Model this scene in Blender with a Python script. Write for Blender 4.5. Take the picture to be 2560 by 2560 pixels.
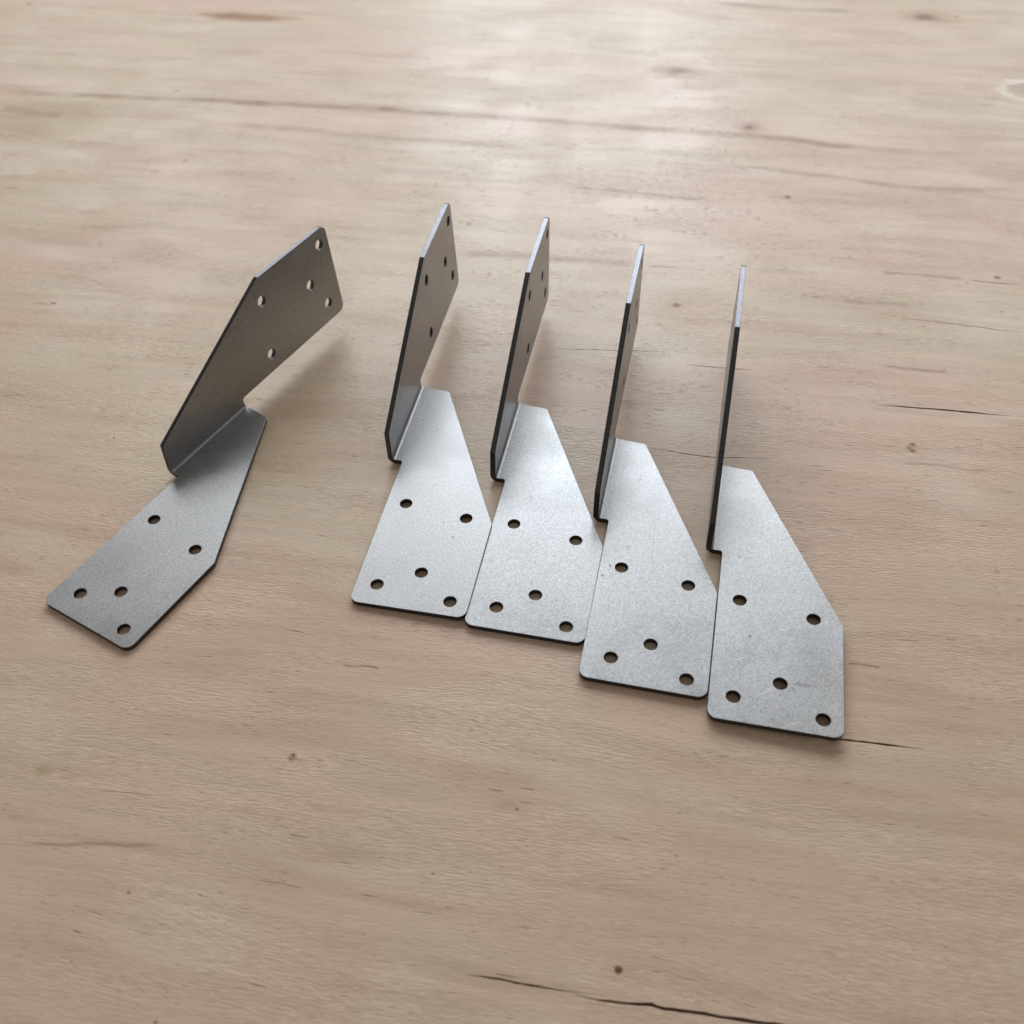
import bpy, bmesh, math, random
from mathutils import Vector, Matrix
from math import sin, cos, radians as R

random.seed(7)
scene = bpy.context.scene
col = scene.collection
for o in list(bpy.data.objects):
    bpy.data.objects.remove(o)

# ------------------------------------------------------------------ camera
F_PX, PITCH, ROLL, CAM_H = 2576.376, R(47.3486), R(-2.01995), 0.2736815
cam_d = bpy.data.cameras.new('camera')
cam = bpy.data.objects.new('camera', cam_d)
col.objects.link(cam)
fw = Vector((0, cos(PITCH), -sin(PITCH)))
rt0 = Vector((1, 0, 0))
up0 = rt0.cross(fw)
rt = cos(ROLL)*rt0 + sin(ROLL)*up0
up = -sin(ROLL)*rt0 + cos(ROLL)*up0
cam.matrix_world = Matrix(((rt.x, up.x, -fw.x, 0), (rt.y, up.y, -fw.y, 0), (rt.z, up.z, -fw.z, CAM_H), (0, 0, 0, 1)))
cam_d.sensor_width = 36
cam_d.lens = 36*F_PX/2560
cam_d.clip_start = 0.01
cam_d.clip_end = 50
cam_d.dof.use_dof = True
cam_d.dof.focus_distance = 0.36
cam_d.dof.aperture_fstop = 16
scene.camera = cam

# ------------------------------------------------------------------ world, window light, exposure
w = bpy.data.worlds.new('World')
scene.world = w
w.use_nodes = True
w.node_tree.nodes['Background'].inputs[0].default_value = (1.0, 0.94, 0.86, 1)
w.node_tree.nodes['Background'].inputs[1].default_value = 0.25

def window_light(name, c, target, sx, sy, power, color):
    d = bpy.data.lights.new(name, 'AREA')
    d.shape = 'RECTANGLE'
    d.size, d.size_y = sx, sy
    d.energy = power
    d.color = color
    o = bpy.data.objects.new(name, d)
    col.objects.link(o)
    o.location = c
    v = Vector(target) - Vector(c)
    v.z = 0
    o.rotation_euler = v.to_track_quat('-Z', 'Y').to_euler()
    return o
window_light('window_light', (0.20, 1.72, 1.05), (0.20, 0.30, 0), 2.2, 1.2, 25.5, (0.94, 0.98, 1.0))
window_light('bright_pane_light', (0.00, 1.70, 0.86), (0.0, 0.30, 0), 0.22, 1.1, 3.3, (0.78, 0.90, 1.0))
window_light('bright_pane_light', (0.28, 1.70, 0.86), (0.0, 0.30, 0), 0.22, 1.1, 3.3, (0.78, 0.90, 1.0))

scene.view_settings.view_transform = 'Standard'
scene.view_settings.look = 'None'
scene.view_settings.gamma = 1
scene.view_settings.exposure = 0.06
scene.render.engine = 'CYCLES'
scene.cycles.max_bounces = 6
scene.cycles.diffuse_bounces = 2
scene.cycles.glossy_bounces = 4

# ------------------------------------------------------------------ helpers
GRAIN = R(-11.0)                       # the grain of the veneer against the world x axis

def ground(px, py, z=0.0):             # a pixel of the photograph onto the board (or the plane at height z)
    d = fw + rt*((px-1280)/F_PX) + up*((1280-py)/F_PX)
    k = (CAM_H - z)/-d.z
    return Vector((d.x*k, d.y*k, z))

def board_xy(px, py):                  # the same, in the board's own axes
    g = ground(px, py)
    return Vector((cos(GRAIN)*g.x + sin(GRAIN)*g.y, -sin(GRAIN)*g.x + cos(GRAIN)*g.y))

def px_scale(px, py):                  # metres per pixel: along the board's x and y
    a = board_xy(px, py)
    return (board_xy(px+10, py)-a).length/10, (board_xy(px, py+10)-a).length/10

class NT:
    """small helper to write node trees"""
    def __init__(s, name):
        s.mat = bpy.data.materials.new(name)
        s.mat.use_nodes = True
        s.t = s.mat.node_tree
        s.t.nodes.clear()
        s.out = s.t.nodes.new('ShaderNodeOutputMaterial')
        s.bsdf = s.t.nodes.new('ShaderNodeBsdfPrincipled')
        s.link(s.bsdf.outputs[0], s.out.inputs[0])
    def link(s, a, b):
        s.t.links.new(a, b)
    def put(s, sock, v):
        if isinstance(v, bpy.types.NodeSocket):
            s.link(v, sock)
        elif v is not None:
            if hasattr(sock.default_value, '__len__') and not hasattr(v, '__len__'):
                v = (v,)*len(sock.default_value)
            if hasattr(v, '__len__') and len(sock.default_value) == 4 and len(v) == 3:
                v = (*v, 1)
            sock.default_value = v
    def math(s, op, a, b=None, c=None, clamp=False):
        n = s.t.nodes.new('ShaderNodeMath')
        n.operation = op
        n.use_clamp = clamp
        for i, v in enumerate((a, b, c)):
            s.put(n.inputs[i], v)
        return n.outputs[0]
    def vec(s, op, a, b=None, scale=None):
        n = s.t.nodes.new('ShaderNodeVectorMath')
        n.operation = op
        s.put(n.inputs[0], a)
        if b is not None:
            s.put(n.inputs[1], b)
        if scale is not None:
            s.put(n.inputs['Scale'], scale)
        return n.outputs['Value'] if op in ('LENGTH', 'DOT_PRODUCT', 'DISTANCE') else n.outputs[0]
    def ramp(s, v, a, b, c=0.0, d=1.0, smooth=True):
        n = s.t.nodes.new('ShaderNodeMapRange')
        n.interpolation_type = 'SMOOTHSTEP' if smooth else 'LINEAR'
        for i, x in enumerate((v, a, b, c, d)):
            s.put(n.inputs[i], x)
        return n.outputs[0]
    def mix(s, f, a, b, mode='MIX'):
        n = s.t.nodes.new('ShaderNodeMix')
        n.data_type = 'RGBA'
        n.blend_type = mode
        s.put(n.inputs[0], f)
        s.put(n.inputs[6], a)
        s.put(n.inputs[7], b)
        return n.outputs[2]
    def noise(s, v, scale=1.0, detail=2.0, rough=0.5, dist=0.0, w=None):
        n = s.t.nodes.new('ShaderNodeTexNoise')
        if getattr(s, 'flat', False):
            n.noise_dimensions = '2D'
        if w is not None:
            n.noise_dimensions = '4D'
            s.put(n.inputs['W'], w)
        s.put(n.inputs['Vector'], v)
        n.inputs['Scale'].default_value = scale
        n.inputs['Detail'].default_value = detail
        n.inputs['Roughness'].default_value = rough
        n.inputs['Distortion'].default_value = dist
        return n.outputs[0]
    def coord(s):
        return s.t.nodes.new('ShaderNodeTexCoord').outputs['Object']
    def xyz(s, v):
        n = s.t.nodes.new('ShaderNodeSeparateXYZ')
        s.link(v, n.inputs[0])
        return n.outputs
    def bump(s, h, strength, dist, normal=None):
        n = s.t.nodes.new('ShaderNodeBump')
        n.inputs['Strength'].default_value = strength
        n.inputs['Distance'].default_value = dist
        s.put(n.inputs['Height'], h)
        if normal is not None:
            s.link(normal, n.inputs['Normal'])
        return n.outputs[0]

# ------------------------------------------------------------------ wood
def z5(l): return [(1100+.7557*x, 1800+.7557*y) for x, y in l]      # zoomed reading windows of the photograph
def z3(l): return [(1800+.41417*x, 600+.41417*y) for x, y in l]
def z2(l): return [(1280+.6625*x, .6625*y) for x, y in l]
def z1(l): return [(.6625*x, .6625*y) for x, y in l]
def z8(l): return [(1440+.31056*x, 560+.31056*y) for x, y in l]
def z4(l): return [(.6625*x, 1600+.6625*y) for x, y in l]

# splits in the veneer that are open: path in pixels, widest width in pixels
SPLITS = [
    (z5([(80, 842), (200, 857), (300, 878), (400, 894), (480, 902)]), 5.5),
    (z5([(440, 908), (520, 926), (600, 937), (700, 943), (740, 956), (850, 968), (950, 985), (1050, 998), (1160, 1010), (1300, 1032)]), 10),
    (z5([(1230, 52), (1335, 65), (1400, 72), (1480, 82), (1530, 88), (1610, 96)]), 5.0),
    (z3([(930, 990), (1000, 997), (1100, 1005), (1180, 1013), (1300, 1020), (1400, 1030), (1520, 1040), (1620, 1050), (1700, 1057), (1760, 1060)]), 3.8),
    (z8([(870, 1133), (1000, 1142), (1150, 1157), (1280, 1167), (1430, 1172)]), 1.5),
    (z8([(560, 1800), (720, 1820), (850, 1845), (1000, 1865), (1140, 1885), (1300, 1880), (1560, 1891)]), 1.7),
    (z3([(1090, 470), (1250, 487), (1400, 505), (1500, 518), (1600, 530), (1700, 548), (1850, 560)]), 1.3),
    (z3([(1480, 240), (1560, 248), (1650, 259), (1750, 266), (1850, 276)]), 1.3),
    (z8([(-160, 1003), (0, 1010), (180, 1012), (340, 1022), (480, 1020), (720, 1035)]), 1.3),
    (z4([(375, 566), (450, 574), (520, 580), (590, 586)]), 1.3),
    (z4([(955, 903), (1040, 915), (1090, 926), (1145, 936)]), 1.4),
    (z8([(560, 335), (700, 340), (870, 357)]), 1.0),
]
# brown seams and stained growth lines: path, half width px, strength
SEAMS = [
    (z1([(-40, 336), (0, 340), (200, 355), (400, 362), (650, 376), (800, 380), (960, 389), (1100, 395), (1300, 405), (1450, 412), (1600, 425), (1932, 446), (2180, 466), (2530, 492), (2760, 508), (2930, 520), (3080, 540), (3280, 560), (3480, 576), (3870, 596)]), 7, .55),
    (z1([(850, 470), (1000, 479), (1150, 490), (1350, 512), (1600, 530), (1932, 555), (2120, 560)]), 8, .42),
    (z2([(740, 625), (900, 630), (1050, 650), (1250, 672), (1500, 705), (1932, 712)]), 6, .40),
    (z2([(210, 706), (350, 715), (500, 733), (600, 745), (760, 753)]), 4, .50),
    (z2([(730, -4), (900, 22), (1050, 33), (1310, 42)]), 6, .42),
    ([(1130, 628), (1150, 634), (1240, 638), (1306, 640), (1374, 648), (1450, 651), (1620, 662)], 9, .50),
    (z3([(960, 203), (1150, 210), (1350, 225), (1500, 240)]), 4, .45),
    (z3([(970, 758), (1100, 772), (1250, 785), (1400, 800)]), 4, .45),
    (z3([(720, 370), (900, 378), (1050, 385), (1160, 394)]), 5, .45),
    (z3([(1080, 1345), (1340, 1364), (1440, 1382), (1660, 1393)]), 3.5, .45),
    (z1([(0, 408), (120, 424), (250, 440)]), 7, .50),
    (z4([(1290, 96), (1340, 100), (1400, 101), (1440, 112)]), 3, .6),
    ([(2118, 1660), (2150, 1662), (2205, 1668)], 3, .6),
    (z4([(80, 765), (250, 770), (400, 768), (610, 782)]), 5, .4),
]
BROWN, DARK, YEL, RED, PALE = (.34, .16, .055), (.14, .050, .016), (.40, .30, .15), (.34, .20, .13), (.66, .57, .47)
# spots and knots: x, y, half length, half height (pixels), colour, strength, softness
SPOTS = [
    (622, 43, 150, 13, (.36, .15, .04), .95, .8), (560, 38, 80, 8, (.30, .13, .045), .6, 1),
    (1697, 177, 85, 26, BROWN, .75, 1), (1694, 179, 32, 11, DARK, .75, .9), (1705, 186, 30, 4, PALE, .5, .8),
    (2313, 43, 90, 20, BROWN, .7, 1), (2312, 43, 36, 10, DARK, .75, .9), (2392, 41, 9, 4, BROWN, .6, .8),
    (1871, 318, 48, 17, BROWN, .7, 1), (1872, 319, 14, 7, DARK, .75, .6),
    (1969, 493, 10, 7, (.17, .06, .035), .8, .5), (1950, 492, 30, 9, BROWN, .3, 1),
    (2545, 220, 135, 48, BROWN, .32, 1), (2562, 226, 76, 30, (.82, .72, .60), .85, .3), (2566, 227, 56, 19, (.50, .35, .25), .9, .35),
    (2465, 262, 25, 5, RED, .4, 1),
    (1690, 763, 11, 6, DARK, .85, .5), (1690, 764, 34, 10, BROWN, .45, 1),
    (2281, 1111, 8, 4.5, DARK, .8, .5), (2272, 1120, 7, 4.5, DARK, .75, .5), (2282, 1127, 9, 5, DARK, .8, .5), (2281, 1120, 22, 17, BROWN, .4, .9), (2316, 1123, 22, 4, RED, .4, 1),
    (2494, 694, 10, 4, DARK, .85, .5),
    (731, 1893, 15, 14, BROWN, .55, .6), (733, 1888, 6, 6, DARK, .7, .6), (726, 1898, 5, 4, DARK, .6, .6), (748, 1899, 30, 5, RED, .3, 1),
    (1546, 2425, 13, 13, (.10, .036, .014), .97, .5), (1552, 2424, 60, 34, RED, .22, 1),
    (967, 272, 34, 8, (.20, .09, .05), .7, .9), (940, 270, 90, 16, BROWN, .35, 1),
    (1172, 560, 9, 6, BROWN, .8, .7), (653, 255, 24, 4, BROWN, .75, .7), (440, 227, 12, 4, BROWN, .5, .8),
    (133, 758, 9, 3, DARK, .75, .6), (105, 759, 30, 3, BROWN, .45, .9), (285, 1095, 4, 3, DARK, .8, .6),
    (1293, 2023, 7, 5, (.20, .08, .045), .7, .6), (1270, 2018, 60, 22, RED, .30, 1), (1659, 2170, 16, 4, (.33, .18, .06), .7, .8), (1690, 2139, 12, 4, RED, .5, .8),
    (2071, 2382, 26, 8, YEL, .5, 1), (106, 1925, 38, 10, YEL, .6, 1),
    (73, 9, 9, 4, BROWN, .8, .7), (463, 402, 8, 5, BROWN, .55, .7), (32, 470, 26, 4, BROWN, .5, .8),
    (340, 1773, 6, 3, BROWN, .6, .7), (322, 2231, 6, 5, RED, .8, .6), (178, 2404, 5, 3, DARK, .5, .6), (1083, 2184, 6, 4, BROWN, .8, .6), (389, 2556, 7, 5, DARK, .7, .6),
    (2307, 816, 7, 4, BROWN, .5, .7), (1383, 1900, 6, 4, RED, .5, .7), (1699, 2033, 5, 4, RED, .5, .7), (2492, 1429, 9, 5, BROWN, .5, .7), (2548, 1550, 14, 6, BROWN, .4, .8),
    (100, 300, 190, 60, (.44, .32, .16), .45, .5),
    (1580, 1010, 60, 14, BROWN, .28, 1), (1572, 1003, 12, 4, BROWN, .5, .7),
    (860, 2140, 130, 26, RED, .20, 1), (300, 2110, 230, 13, RED, .22, 1),
    (520, 590, 140, 20, RED, .16, 1), (200, 610, 240, 18, RED, .16, 1),
]

def wood_material(seams, spots):
    m = NT('plywood_veneer')
    m.flat = True
    co = m.coord()
    X, Y, Z = m.xyz(co)
    def st(sx, sy, ox=0.0):           # stretched coordinates: cells per metre along and across the grain
        return m.vec('ADD', m.vec('MULTIPLY', co, (sx, sy, 1)), (ox, ox*1.7, ox))
    warp = m.noise(st(5, 14, 3.1), 1, 2)
    wy = m.math('MULTIPLY_ADD', m.math('SUBTRACT', warp, .5), .016, Y)          # the grain wanders a little
    cw = m.t.nodes.new('ShaderNodeCombineXYZ')
    m.link(X, cw.inputs[0]); m.link(wy, cw.inputs[1])
    cw = cw.outputs[0]
    def sw(sx, sy, ox=0.0):
        return m.vec('ADD', m.vec('MULTIPLY', cw, (sx, sy, 1)), (ox, ox*1.7, ox))
    # broad tone: pinkish heartwood, greenish and cream sapwood
    broad = m.noise(sw(5, 14, 1.3), 1, 2, .6)
    pink, tan, cream = (.705, .505, .385), (.675, .525, .385), (.74, .61, .475)
    c = m.mix(m.ramp(broad, .40, .58), pink, tan)
    broad2 = m.noise(sw(14, 30, 8.3), 1, 2, .55)
    c = m.mix(m.math('MULTIPLY', m.ramp(broad2, .52, .72), .55), c, cream)
    reds = m.noise(sw(11, 75, 5.7), 1, 2, .6)
    c = m.mix(m.math('MULTIPLY', m.ramp(reds, .50, .74), .34), c, (.54, .345, .235))
    # growth streaks
    streak = m.noise(sw(14, 240, 2.2), 1, 2, .6)
    c = m.mix(1.0, c, m.ramp(streak, .25, .75, .94, 1.06, False), 'MULTIPLY')
    # fibres
    fib = m.noise(sw(200, 1500, 0.4), 1, 2, .6)
    fib2 = m.noise(sw(460, 3400, 6.4), 1, 1, .5)
    patch = m.ramp(m.noise(sw(16, 40, 9.1), 1, 1), .38, .62, .25, 1.0)           # rougher and smoother areas of the veneer
    fsum = m.math('ADD', m.math('MULTIPLY', fib, .65), m.math('MULTIPLY', fib2, .35))
    fdev = m.math('MULTIPLY', m.math('SUBTRACT', fsum, .5), m.math('MULTIPLY_ADD', patch, .34, .26))
    c = m.mix(1.0, c, m.math('ADD', fdev, 1.0), 'MULTIPLY')
    # open pores: short dark dashes
    por = m.noise(sw(240, 2300, 4.4), 1, 1, .4)
    pgate = m.ramp(m.noise(sw(30, 110, 7.7), 1, 1), .45, .66)
    pores = m.math('MULTIPLY', m.ramp(por, .66, .76), pgate)
    c = m.mix(m.math('MULTIPLY', pores, .34), c, (.27, .155, .09))
    tear = m.math('MULTIPLY', m.ramp(m.noise(sw(80, 1100, 12.4), 1, 1, .4), .77, .84), m.ramp(reds, .48, .60))
    c = m.mix(m.math('MULTIPLY', tear, .6), c, (.22, .125, .075))
    def chain(prev):                  # evaluate the marks one after the other (keeps the shader small in memory)
        n = m.t.nodes.new('ShaderNodeVectorMath')
        n.operation = 'MULTIPLY_ADD'
        m.link(prev, n.inputs[0])
        n.inputs[1].default_value = (1e-9, 1e-9, 1e-9)
        m.link(co, n.inputs[2])
        return n.outputs[0]
    # seams
    d0 = seams and m.math('MULTIPLY', m.math('SUBTRACT', m.noise(st(60, 60, 2.0), 1, 3), .5), .0022)
    brk = seams and m.ramp(m.noise(st(45, 45, 2.7), 1, 2), .30, .62, .5, 1)
    for path, hw, amt in seams:
        pts = [board_xy(*q) for q in path]
        x0, x1 = pts[0].x, pts[-1].x
        ys = [q.y for q in pts]
        y0, y1 = min(ys)-.002, max(ys)+.002
        X, Y, Z = m.xyz(chain(c))
        mid = path[len(path)//2]
        hwm = hw*px_scale(*mid)[1]
        n = m.t.nodes.new('ShaderNodeFloatCurve')
        cv = n.mapping.curves[0]
        for i, q in enumerate(pts):
            px, py = (q.x-x0)/(x1-x0), (q.y-y0)/(y1-y0)
            if i == 0:
                cv.points[0].location = (px, py)
            elif i == len(pts)-1:
                cv.points[-1].location = (px, py)
            else:
                cv.points.new(px, py)
        n.mapping.update()
        tt = m.ramp(X, x0, x1, 0, 1, False)
        m.link(tt, n.inputs[1])
        yc = m.math('MULTIPLY_ADD', n.outputs[0], y1-y0, y0)
        dd = m.math('ABSOLUTE', m.math('ADD', m.math('SUBTRACT', Y, yc), d0))
        ends = m.math('MULTIPLY', m.ramp(tt, 0, .12), m.ramp(tt, 1, .85))
        mask = m.math('MULTIPLY', m.math('MULTIPLY', m.ramp(dd, hwm*1.6, 0), ends), m.math('MULTIPLY', brk, min(.9, amt*1.45)))
        c = m.mix(mask, c, (.32, .18, .085))
    # knots, mineral spots, stains
    wob = spots and m.vec('SCALE', m.vec('SUBTRACT', m_noise_color(m, st(110, 260, 4.0)), (.5, .5, .5)), scale=1.0)
    for k, (px, py, a, b, colr, amt, soft) in enumerate(spots):
        q = board_xy(px, py)
        sx, sy = px_scale(px, py)
        v = m.vec('MULTIPLY', m.vec('SUBTRACT', chain(c), (q.x, q.y, 0)), (1/(a*sx), 1/(b*sy), 0))
        v = m.vec('ADD', v, m.vec('SCALE', wob, scale=.75))
        d = m.vec('LENGTH', m.vec('MULTIPLY', v, (1, 1, 0)))
        c = m.mix(m.math('MULTIPLY', m.ramp(d, 1.12, max(0.0, 1-soft)), amt), c, colr)
    m.link(c, m.bsdf.inputs['Base Color'])
    # finish: smooth rotary veneer with a slight natural sheen
    rg = m.noise(st(26, 14, 6.6), 1, 1)
    m.link(m.ramp(rg, .3, .7, .28, .36), m.bsdf.inputs['Roughness'])
    m.bsdf.inputs['Specular IOR Level'].default_value = .36
    h = m.math('MULTIPLY', m.math('SUBTRACT', fsum, .5), m.math('MULTIPLY_ADD', patch, .9, .35))
    h = m.math('SUBTRACT', h, m.math('MULTIPLY', pores, .55))
    h = m.math('SUBTRACT', h, m.math('MULTIPLY', tear, .8))
    b2 = m.bump(h, .42, .00040)
    m.link(b2, m.bsdf.inputs['Normal'])
    return m.mat

def m_noise_color(m, v):
    n = m.t.nodes.new('ShaderNodeTexNoise')
    m.link(v, n.inputs['Vector'])
    n.inputs['Scale'].default_value = 1
    n.inputs['Detail'].default_value = 3
    return n.outputs['Color']

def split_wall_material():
    m = NT('shaded_split_wood')  # the board's wood, with the shade inside the splits painted as darker brown
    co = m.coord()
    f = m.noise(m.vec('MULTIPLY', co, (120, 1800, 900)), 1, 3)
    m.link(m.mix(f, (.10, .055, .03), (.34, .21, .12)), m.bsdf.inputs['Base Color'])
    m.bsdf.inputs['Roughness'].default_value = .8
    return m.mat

def build_board():
    bm = bmesh.new()
    x0, x1, y0, y1, th = -.95, .95, -.45, 1.25, .015
    rect = [bm.verts.new((x, y, 0)) for x, y in ((x0, y0), (x1, y0), (x1, y1), (x0, y1))]
    edges = [bm.edges.new((rect[i], rect[(i+1) % 4])) for i in range(4)]
    grooves = []
    rnd = random.Random(11)
    for path, wpx in SPLITS:
        pts = [board_xy(*q) for q in path]
        fine = []
        for i in range(len(pts)-1):                       # resample and roughen
            n = max(2, int((pts[i+1]-pts[i]).length/.0018))
            for k in range(n):
                fine.append(pts[i].lerp(pts[i+1], k/n))
        fine.append(pts[-1])
        sc = px_scale(*path[len(path)//2])[1]
        n = len(fine)
        jit = 0
        L, Rr, C = [], [], []
        start = Vector(fine[0]); end = Vector(fine[-1])
        vs = bm.verts.new((start.x, start.y, 0)); ve = bm.verts.new((end.x, end.y, 0))
        for i in range(1, n-1):
            t = i/(n-1)
            jit = .75*jit + rnd.uniform(-1, 1)*.00008
            prof = min(1, t/.22)*min(1, (1-t)/.28)
            hw = max(.00004, .5*wpx*sc*(.30+.70*prof)*prof**.5*rnd.uniform(.72, 1.1))
            p = fine[i] + Vector((0, jit))
            L.append(bm.verts.new((p.x, p.y+hw, 0)))
            Rr.append(bm.verts.new((p.x, p.y-hw, 0)))
            C.append(bm.verts.new((p.x, p.y-.25*hw, -min(.0016, 2.6*hw))))
        ring = [vs] + Rr + [ve] + L[::-1]
        for i in range(len(ring)):
            edges.append(bm.edges.new((ring[i], ring[(i+1) % len(ring)])))
        grooves.append((vs, L, C, Rr, ve))
    bmesh.ops.triangle_fill(bm, use_beauty=True, use_dissolve=False, edges=edges, normal=(0, 0, 1))
    for f in bm.faces:
        f.material_index = 0
        if f.normal.z < 0:
            f.normal_flip()
    def face(vv):
        f = bm.faces.new(vv)
        f.material_index = 1
        f.smooth = False
        f.normal_update()
        if f.normal.z < 0:
            f.normal_flip()
    for vs, L, C, Rr, ve in grooves:
        for i in range(len(L)-1):
            face((L[i], L[i+1], C[i+1], C[i]))
            face((Rr[i], Rr[i+1], C[i+1], C[i]))
        face((vs, L[0], C[0])); face((vs, C[0], Rr[0]))
        face((ve, L[-1], C[-1])); face((ve, C[-1], Rr[-1]))
    low = [bm.verts.new((v.co.x, v.co.y, -th)) for v in rect]
    for i in range(4):
        j = (i+1) % 4
        bm.faces.new((rect[i], low[i], low[j], rect[j]))
    bm.faces.new(low[::-1])
    # each marked area of the face carries the marks that lie in it
    NX, NY, gx0, gx1, gy0, gy1 = 10, 8, -.50, .34, .02, .80
    for i in range(NX+1):
        x = gx0+(gx1-gx0)*i/NX
        bmesh.ops.bisect_plane(bm, geom=bm.verts[:]+bm.edges[:]+bm.faces[:], plane_co=(x, 0, 0), plane_no=(1, 0, 0), dist=1e-7)
    for i in range(NY+1):
        y = gy0+(gy1-gy0)*i/NY
        bmesh.ops.bisect_plane(bm, geom=bm.verts[:]+bm.edges[:]+bm.faces[:], plane_co=(0, y, 0), plane_no=(0, 1, 0), dist=1e-7)
    def reach(a0, a1, b0, b1):
        se, sp = [], []
        for q in SEAMS:
            pts = [board_xy(*k) for k in q[0]]
            hw = q[1]*px_scale(*q[0][len(q[0])//2])[1]*1.6+.003
            for u, v in zip(pts, pts[1:]):
                if max(u.x, v.x) > a0 and min(u.x, v.x) < a1 and max(u.y, v.y)+hw > b0 and min(u.y, v.y)-hw < b1:
                    se.append(q)
                    break
        for q in SPOTS:
            c = board_xy(q[0], q[1])
            sx, sy = px_scale(q[0], q[1])
            ex, ey = 1.6*q[2]*sx, 1.6*q[3]*sy
            if c.x+ex > a0 and c.x-ex < a1 and c.y+ey > b0 and c.y-ey < b1:
                sp.append(q)
        return se, sp
    tiles, slot = [([], [])], {}
    for i in range(NX):
        for j in range(NY):
            dx, dy = (gx1-gx0)/NX, (gy1-gy0)/NY
            spec = reach(gx0+i*dx, gx0+i*dx+dx, gy0+j*dy, gy0+j*dy+dy)
            if spec[0] or spec[1]:
                slot[i, j] = len(tiles)+1
                tiles.append(spec)
    for f in bm.faces:
        if f.material_index == 1:
            continue
        c = f.calc_center_median()
        i, j = math.floor((c.x-gx0)/(gx1-gx0)*NX), math.floor((c.y-gy0)/(gy1-gy0)*NY)
        f.material_index = slot.get((i, j), 0) if c.z > -.001 else 0
    me = bpy.data.meshes.new('plywood_board')
    me.materials.append(wood_material(*tiles[0]))
    me.materials.append(split_wall_material())
    bm.to_mesh(me)
    bm.free()
    for spec in tiles[1:]:
        me.materials.append(wood_material(*spec))
    o = bpy.data.objects.new('plywood_board', me)
    col.objects.link(o)
    o.rotation_euler.z = GRAIN
    o['kind'] = 'structure'
    o['label'] = 'pale plywood board with fine grain, small knots and splits under the brackets'
    return o

build_board()

# ------------------------------------------------------------------ steel
def steel_material(name, marks):
    """galvanised sheet; marks = scratches (ax, ay, bx, by, half width, kind) in the plate's own metres"""
    m = NT(name)
    co = m.coord()
    oi = m.t.nodes.new('ShaderNodeObjectInfo').outputs['Random']
    rnd = None
    raw = co
    co = m.vec('ADD', co, m.vec('SCALE', (3.1, 1.7, 2.3), scale=oi))
    fine = m.noise(m.vec('SCALE', co, scale=4200), 1, 1, .6, 0, rnd)
    mid = m.noise(m.vec('SCALE', co, scale=1500), 1, 2, .6, 0, rnd)
    big = m.noise(m.vec('SCALE', co, scale=55), 1, 3, .55, .3, rnd)
    roll = m.noise(m.vec('MULTIPLY', co, (900, 60, 900)), 1, 2, .5, 0, rnd)     # rolling direction
    g = m.math('ADD', m.math('MULTIPLY', fine, .55), m.math('MULTIPLY', mid, .45))
    c = m.mix(m.ramp(g, .36, .64), (.31, .31, .317), (.50, .50, .51))
    c = m.mix(1.0, c, m.ramp(big, .3, .7, .93, 1.04), 'MULTIPLY')
    rough = m.math('ADD', m.ramp(big, .3, .7, .36, .45), m.math('MULTIPLY', m.math('SUBTRACT', g, .5), .20))
    # specks of dirt
    sp = m.math('MULTIPLY', m.ramp(m.noise(m.vec('SCALE', co, scale=420), 1, 1, .4, 0, rnd), .76, .80), m.ramp(m.noise(m.vec('SCALE', co, scale=70), 1, 1, .4, 0, rnd), .45, .6))
    c = m.mix(m.math('MULTIPLY', sp, .65), c, (.12, .115, .11))
    h = m.math('MULTIPLY', g, 1.0)
    for ax, ay, bx, by, hw, kind in marks:
        ln = math.hypot(bx-ax, by-ay)
        dx, dy = (bx-ax)/ln, (by-ay)/ln
        r = m.vec('SUBTRACT', raw, (ax, ay, 0))
        t = m.vec('DOT_PRODUCT', r, (dx/ln, dy/ln, 0))
        s = m.vec('DOT_PRODUCT', r, (-dy, dx, 0))
        s = m.math('ADD', s, m.math('MULTIPLY', m.math('SUBTRACT', mid, .5), hw*2.2))
        ends = m.math('MULTIPLY', m.ramp(t, 0, .15), m.ramp(t, 1, .8))
        mk = m.math('MULTIPLY', m.math('MULTIPLY', m.ramp(m.math('ABSOLUTE', s), hw, hw*.2), ends), m.ramp(fine, .30, .55, .35, 1))
        if kind == 'bright':
            c = m.mix(m.math('MULTIPLY', mk, .6), c, (.80, .80, .80))
            rough = m.math('MULTIPLY_ADD', mk, .15, rough)
        elif kind == 'smudge':
            c = m.mix(m.math('MULTIPLY', mk, .45), c, (.20, .19, .22))
        else:
            c = m.mix(m.math('MULTIPLY', mk, .75), c, (.16, .155, .15))
    m.link(c, m.bsdf.inputs['Base Color'])
    m.bsdf.inputs['Metallic'].default_value = 1
    m.link(rough, m.bsdf.inputs['Roughness'])
    b = m.bump(big, .05, .0006)
    b = m.bump(roll, .10, .00003, b)
    b = m.bump(h, .5, .00006, b)
    m.link(b, m.bsdf.inputs['Normal'])
    return m.mat

def cut_edge_material(name, lo, hi):
    m = NT(name)
    co = m.coord()
    n = m.noise(m.vec('SCALE', co, scale=1500), 1, 3, .6)
    m.link(m.mix(m.ramp(n, .3, .7), lo, hi), m.bsdf.inputs['Base Color'])
    m.bsdf.inputs['Metallic'].default_value = 1
    m.link(m.ramp(n, .3, .7, .32, .46), m.bsdf.inputs['Roughness'])
    m.link(m.bump(n, .35, .00006), m.bsdf.inputs['Normal'])
    return m.mat
EDGE = cut_edge_material('cut_steel_edge', (.06, .058, .058), (.105, .105, .112))
PALE_EDGE = cut_edge_material('pale_steel_edge', (.10, .10, .115), (.25, .25, .28))  # paler edge steel, along the top of the upright plates only

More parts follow.
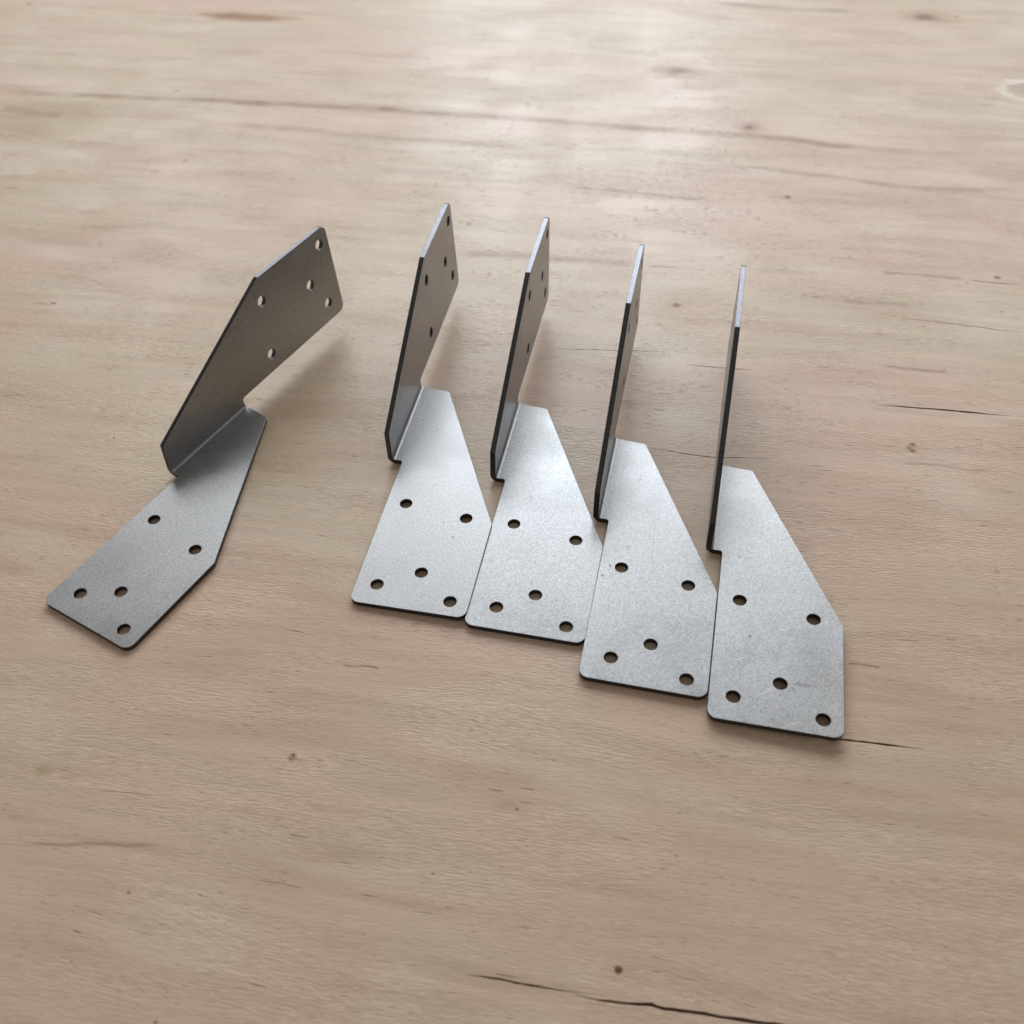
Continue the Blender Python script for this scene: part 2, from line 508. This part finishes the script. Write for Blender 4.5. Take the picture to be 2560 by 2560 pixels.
MM = .001
THK, R_OUT, SEAM_U = 1.98, 3.1, -2.6
A_V, B_V = -21.1, 21.1
HOLE_R = 2.22
HOLES = [(7.335, -42.141), (30.378, -45.691), (8.419, -79.737), (21.074, -72.426), (33.594, -83.197)]
CH = .10                                                   # broken edge

def arc_corner(p0, p, p1, r, n=7):
    a = (Vector(p0)-Vector(p)).normalized()
    b = (Vector(p1)-Vector(p)).normalized()
    ang = a.angle(b)
    d = r/math.tan(ang/2)
    c = Vector(p) + (a+b).normalized()*(r/sin(ang/2))
    s, e = Vector(p)+a*d-c, Vector(p)+b*d-c
    tot = s.angle(e)
    sg = 1 if s.x*e.y-s.y*e.x > 0 else -1
    out = []
    for i in range(n+1):
        t = sg*tot*i/n
        out.append((c.x+s.x*cos(t)-s.y*sin(t), c.y+s.x*sin(t)+s.y*cos(t)))
    return out

def outline():
    # counter-clockwise from the seam with the bend at its front end
    P = [(SEAM_U, A_V), (0.0, A_V), (0.0, -88.2), (40.1, -88.8), (40.1, -47.0), (8.2, 19.9), (SEAM_U, B_V)]
    rad = {1: 1.0, 2: 3.2, 3: 3.2, 4: 1.6, 5: 1.0}
    out = []
    for i, p in enumerate(P):
        if i in rad:
            out += arc_corner(P[i-1], p, P[i+1], rad[i], 4 if rad[i] < 2 else 8)
        else:
            out.append(p)
    return out

def circle(c, r, n=28):
    return [(c[0]+r*cos(2*math.pi*i/n), c[1]+r*sin(2*math.pi*i/n)) for i in range(n)]

def inset(loop, d, closed):
    """move a loop to its left (inside of a counter-clockwise outline) by d"""
    n = len(loop)
    res = []
    for i in range(n):
        p = Vector(loop[i])
        ns = []
        for a, b in ((i-1, i), (i, i+1)):
            if not closed and (a < 0 or b >= n):
                continue
            e = Vector(loop[b % n])-Vector(loop[a % n])
            e.normalize()
            ns.append(Vector((-e.y, e.x)))
        if len(ns) == 2:
            k = (ns[0]+ns[1])
            k = k/max(.3, k.dot(ns[0]))
        else:
            k = ns[0]
        res.append((p.x+k.x*d, p.y+k.y*d))
    return res

def plate_mesh(name, holes, mapper, mats):
    """flat plate with holes; mapper turns (u, v, n) in millimetres into a local point"""
    bm = bmesh.new()
    def ring(loop, z):
        return [bm.verts.new((p[0], p[1], z)) for p in loop]
    out = outline()
    loops = [(out, False)] + [(circle(h, HOLE_R)[::-1], True) for h in holes]
    tops, bots = [], []
    for lp, closed in loops:
        ins = inset(lp, CH, closed)
        rs = [ring(ins, THK), ring(lp, THK-CH), ring(lp, CH), ring(ins, 0)]
        n = len(lp)
        for k in range(3):
            for i in range(n if closed else n-1):
                j = (i+1) % n
                f = bm.faces.new((rs[k][i], rs[k+1][i], rs[k+1][j], rs[k][j]))
                f.material_index = 0 if k != 1 else 2 if (lp[i][0] > 40.05 and lp[j][0] > 40.05) else 1   # the long outer edge has its own slot
        tops.append((rs[0], n)); bots.append((rs[3], n))
    for group, nz in ((tops, 1), (bots, -1)):
        ed = []
        for r_, n in group:
            for i in range(n):
                a, b = r_[i], r_[(i+1) % n]
                ed.append(bm.edges.get((a, b)) or bm.edges.new((a, b)))
        res = bmesh.ops.triangle_fill(bm, use_beauty=True, use_dissolve=False, edges=ed, normal=(0, 0, nz))
        for f in res['geom']:
            if isinstance(f, bmesh.types.BMFace):
                f.normal_update()
                if f.normal.z*nz < 0:
                    f.normal_flip()
                f.material_index = 0
    bm.normal_update()
    for v in bm.verts:
        v.co = mapper(*v.co)
    bm.normal_update()
    return bm

def finish(bm, name, mats, parent, flip):
    if flip:
        bmesh.ops.reverse_faces(bm, faces=bm.faces)
    bm.normal_update()
    for e in bm.edges:
        e.smooth = len(e.link_faces) != 2 or e.calc_face_angle(0) < R(28)
    for f in bm.faces:
        f.smooth = True
    me = bpy.data.meshes.new(name)
    bm.to_mesh(me)
    bm.free()
    for mt in mats:
        me.materials.append(mt)
    o = bpy.data.objects.new(name, me)
    col.objects.link(o)
    o.parent = parent
    return o

def build_bracket(x, y, yaw, tx, ty, bend, off_lo, off_up, label, marks):
    Rm = Matrix.Rotation(yaw, 3, 'Z') @ Matrix.Rotation(tx, 3, 'X') @ Matrix.Rotation(ty, 3, 'Y')
    # the lowest point of the steel touches the board
    pts = [(p[0], p[1], 0) for p in outline()] + [(SEAM_U-1.2, A_V, .22), (SEAM_U-1.2, B_V, .22)]
    z = -min((Rm @ Vector(p)).z for p in pts) + .02
    root = bpy.data.objects.new('angle_bracket', None)
    col.objects.link(root)
    root.empty_display_size = .02
    root.location = (x*MM, y*MM, z*MM)
    root.rotation_euler = Rm.to_euler()
    root['label'] = label
    root['category'] = 'bracket'
    root['group'] = 'folded steel brackets on the plywood'
    inv = Rm.transposed()
    loc = []
    for ax, ay, bx, by, hw, kind in marks:                  # scratches read off the photograph, onto the plate
        q = [inv @ (ground(px, py, (z+THK)*MM) - root.location) for px, py in ((ax, ay), (bx, by))]
        loc.append((q[0].x, q[0].y, q[1].x, q[1].y, hw*MM, kind))
    steel = steel_material('galvanised_steel', loc)
    plain = steel_material('galvanised_steel_plain', [])
    hl = [(h[0]+o[0], h[1]+o[1]) for h, o in zip(HOLES, off_lo)]
    hu = [(h[0]+o[0], h[1]+o[1]) for h, o in zip(HOLES, off_up)]
    bm = plate_mesh('base', hl, lambda u, v, n: Vector((u, v, n))*MM, None)
    finish(bm, 'base_plate', [steel, EDGE, EDGE], root, False)
    s_, c_ = sin(bend), cos(bend)
    def leaf(u, v, n):
        rad = R_OUT-n
        s = u-SEAM_U
        return Vector((SEAM_U-rad*s_-s*c_, -v, R_OUT-rad*c_+s*s_))*MM
    bm = plate_mesh('leaf', hu, leaf, None)
    finish(bm, 'upright_plate', [plain, EDGE, PALE_EDGE], root, False)
    # the bend between them
    bm = bmesh.new()
    ri, ro = R_OUT-THK, R_OUT
    prof = [(ri, A_V+CH), (ri+CH, A_V), (ro-CH, A_V), (ro, A_V+CH), (ro, B_V-CH), (ro-CH, B_V), (ri+CH, B_V), (ri, B_V-CH)]
    N = 18
    rows = []
    for k in range(N+1):
        t = bend*k/N
        rows.append([bm.verts.new(Vector((SEAM_U-r_*sin(t), v_, R_OUT-r_*cos(t)))*MM) for r_, v_ in prof])
    for k in range(N):
        for i in range(8):
            j = (i+1) % 8
            f = bm.faces.new((rows[k][i], rows[k+1][i], rows[k+1][j], rows[k][j]))
            f.material_index = 1 if i in (1, 5) else 0
    finish(bm, 'bend', [plain, EDGE, PALE_EDGE], root, False)
    return root

OFF = [[[[0.02, -0.08], [-0.25, 0.01], [0.6, 0.2], [-0.37, 0.24], [-0.7, 0.01]], [[0.0, -0.02], [-0.09, 0.14], [-0.65, -0.2], [-0.11, -0.18], [0.13, -0.02]]],
       [[[-0.08, -0.09], [0.08, -0.11], [-0.96, -0.18], [-0.09, -0.08], [0.03, 0.3]], [[0.2, -0.14], [0.04, -0.02], [0.74, -0.51], [0.1, -0.03], [0.14, -0.11]]],
       [[[0.25, -0.09], [-0.01, -0.18], [0.86, 0.22], [-0.04, 0.25], [-0.33, 0.04]], [[-0.07, 0.02], [0.02, -0.02], [-0.3, 0.1], [0.2, -0.19], [0.54, -0.35]]],
       [[[0.12, -0.01], [0.01, -0.03], [0.73, 0.3], [-0.17, 0.4], [-0.29, 0.09]], [[-0.23, 0.08], [-0.24, 0.2], [0.0, 0.0], [0.37, -0.36], [0.0, 0.0]]],
       [[[-0.2, 0.34], [0.46, 0.01], [-1.03, 0.08], [0.11, -0.04], [0.47, 0.05]], [[0.0, 0.0], [0.0, 0.0], [0.0, 0.0], [0.0, 0.0], [0.0, 0.0]]]]

# x, y (mm), yaw, tilts, bend angle (degrees)
POSE = [(-112.625, 292.081, -31.917, .5, .1, 85.18),
        (-35.776, 298.678, -12.926, .42, -1.0, 88.81),
        (2.802, 287.31, -13.173, -.04, .0, 90.46),
        (39.10, 265.40, -13.417, -.22, .0, 90.1),
        (76.70, 248.88, -13.397, -.46, -1.416, 91.23)]
LABELS = ['folded steel bracket lying apart from the row, turned away from the others',
          'steel bracket at the end of the touching row, beside the one lying apart',
          'second steel bracket of the touching row, counted from the one lying apart',
          'third steel bracket of the touching row, between the second and the scratched end one',
          'scratched steel bracket at the far end of the row, upright plate seen edge on']
MARKS = [
    [(405, 1390, 412, 1386, .25, 'dark'), (455, 1463, 461, 1458, .3, 'bright'), (358, 1402, 372, 1398, .3, 'smudge'), (362, 1520, 392, 1502, .15, 'dark')],
    [(1105, 1305, 1112, 1304, .4, 'dark'), (970, 1440, 975, 1445, .3, 'bright'), (1088, 1210, 1094, 1214, .25, 'dark')],
    [(1337, 1212, 1359, 1205, .14, 'dark'), (1337, 1404, 1341, 1412, .22, 'dark'), (1275, 1400, 1300, 1405, .15, 'bright'), (1420, 1262, 1438, 1280, .25, 'smudge'), (1460, 1240, 1475, 1262, .2, 'dark'),
     (1360, 1572, 1380, 1576, .2, 'bright')],
    [(1638, 1293, 1629, 1412, .10, 'dark'), (1632, 1398, 1628, 1440, .08, 'dark'), (1658, 1267, 1667, 1270, .3, 'dark'), (1590, 1500, 1592, 1528, .08, 'dark'), (1736, 1695, 1752, 1700, .2, 'bright'), (1693, 1616, 1699, 1618, .35, 'dark'),
     (1760, 1665, 1766, 1690, .2, 'bright')],
    [(1911, 1307, 1938, 1301, .35, 'bright'), (1930, 1295, 1950, 1288, .25, 'bright'), (1905, 1310, 1904, 1340, .12, 'dark'), (1842, 1372, 1862, 1385, .14, 'dark'), (1862, 1393, 1885, 1402, .14, 'dark'),
     (1957, 1582, 1975, 1574, .28, 'bright'), (1940, 1577, 1962, 1579, .18, 'bright'), (2062, 1562, 2071, 1557, .3, 'bright'), (1829, 1654, 1865, 1648, .22, 'bright'), (1960, 1822, 1998, 1811, .28, 'bright'),
     (1885, 1748, 1935, 1722, .16, 'bright'), (2085, 1700, 2100, 1688, .2, 'bright'), (1972, 1712, 2030, 1724, .9, 'smudge'), (1976, 1722, 1990, 1738, .8, 'smudge'), (1988, 1712, 2028, 1722, .25, 'dark'),
     (1863, 1330, 1866, 1336, .35, 'smudge'), (1815, 1188, 1818, 1185, .3, 'dark')],
]
for i, (x, y, yaw, tx, ty, be) in enumerate(POSE):
    build_bracket(x, y, R(yaw), R(tx), R(ty), R(be), OFF[i][0], OFF[i][1], LABELS[i], MARKS[i])
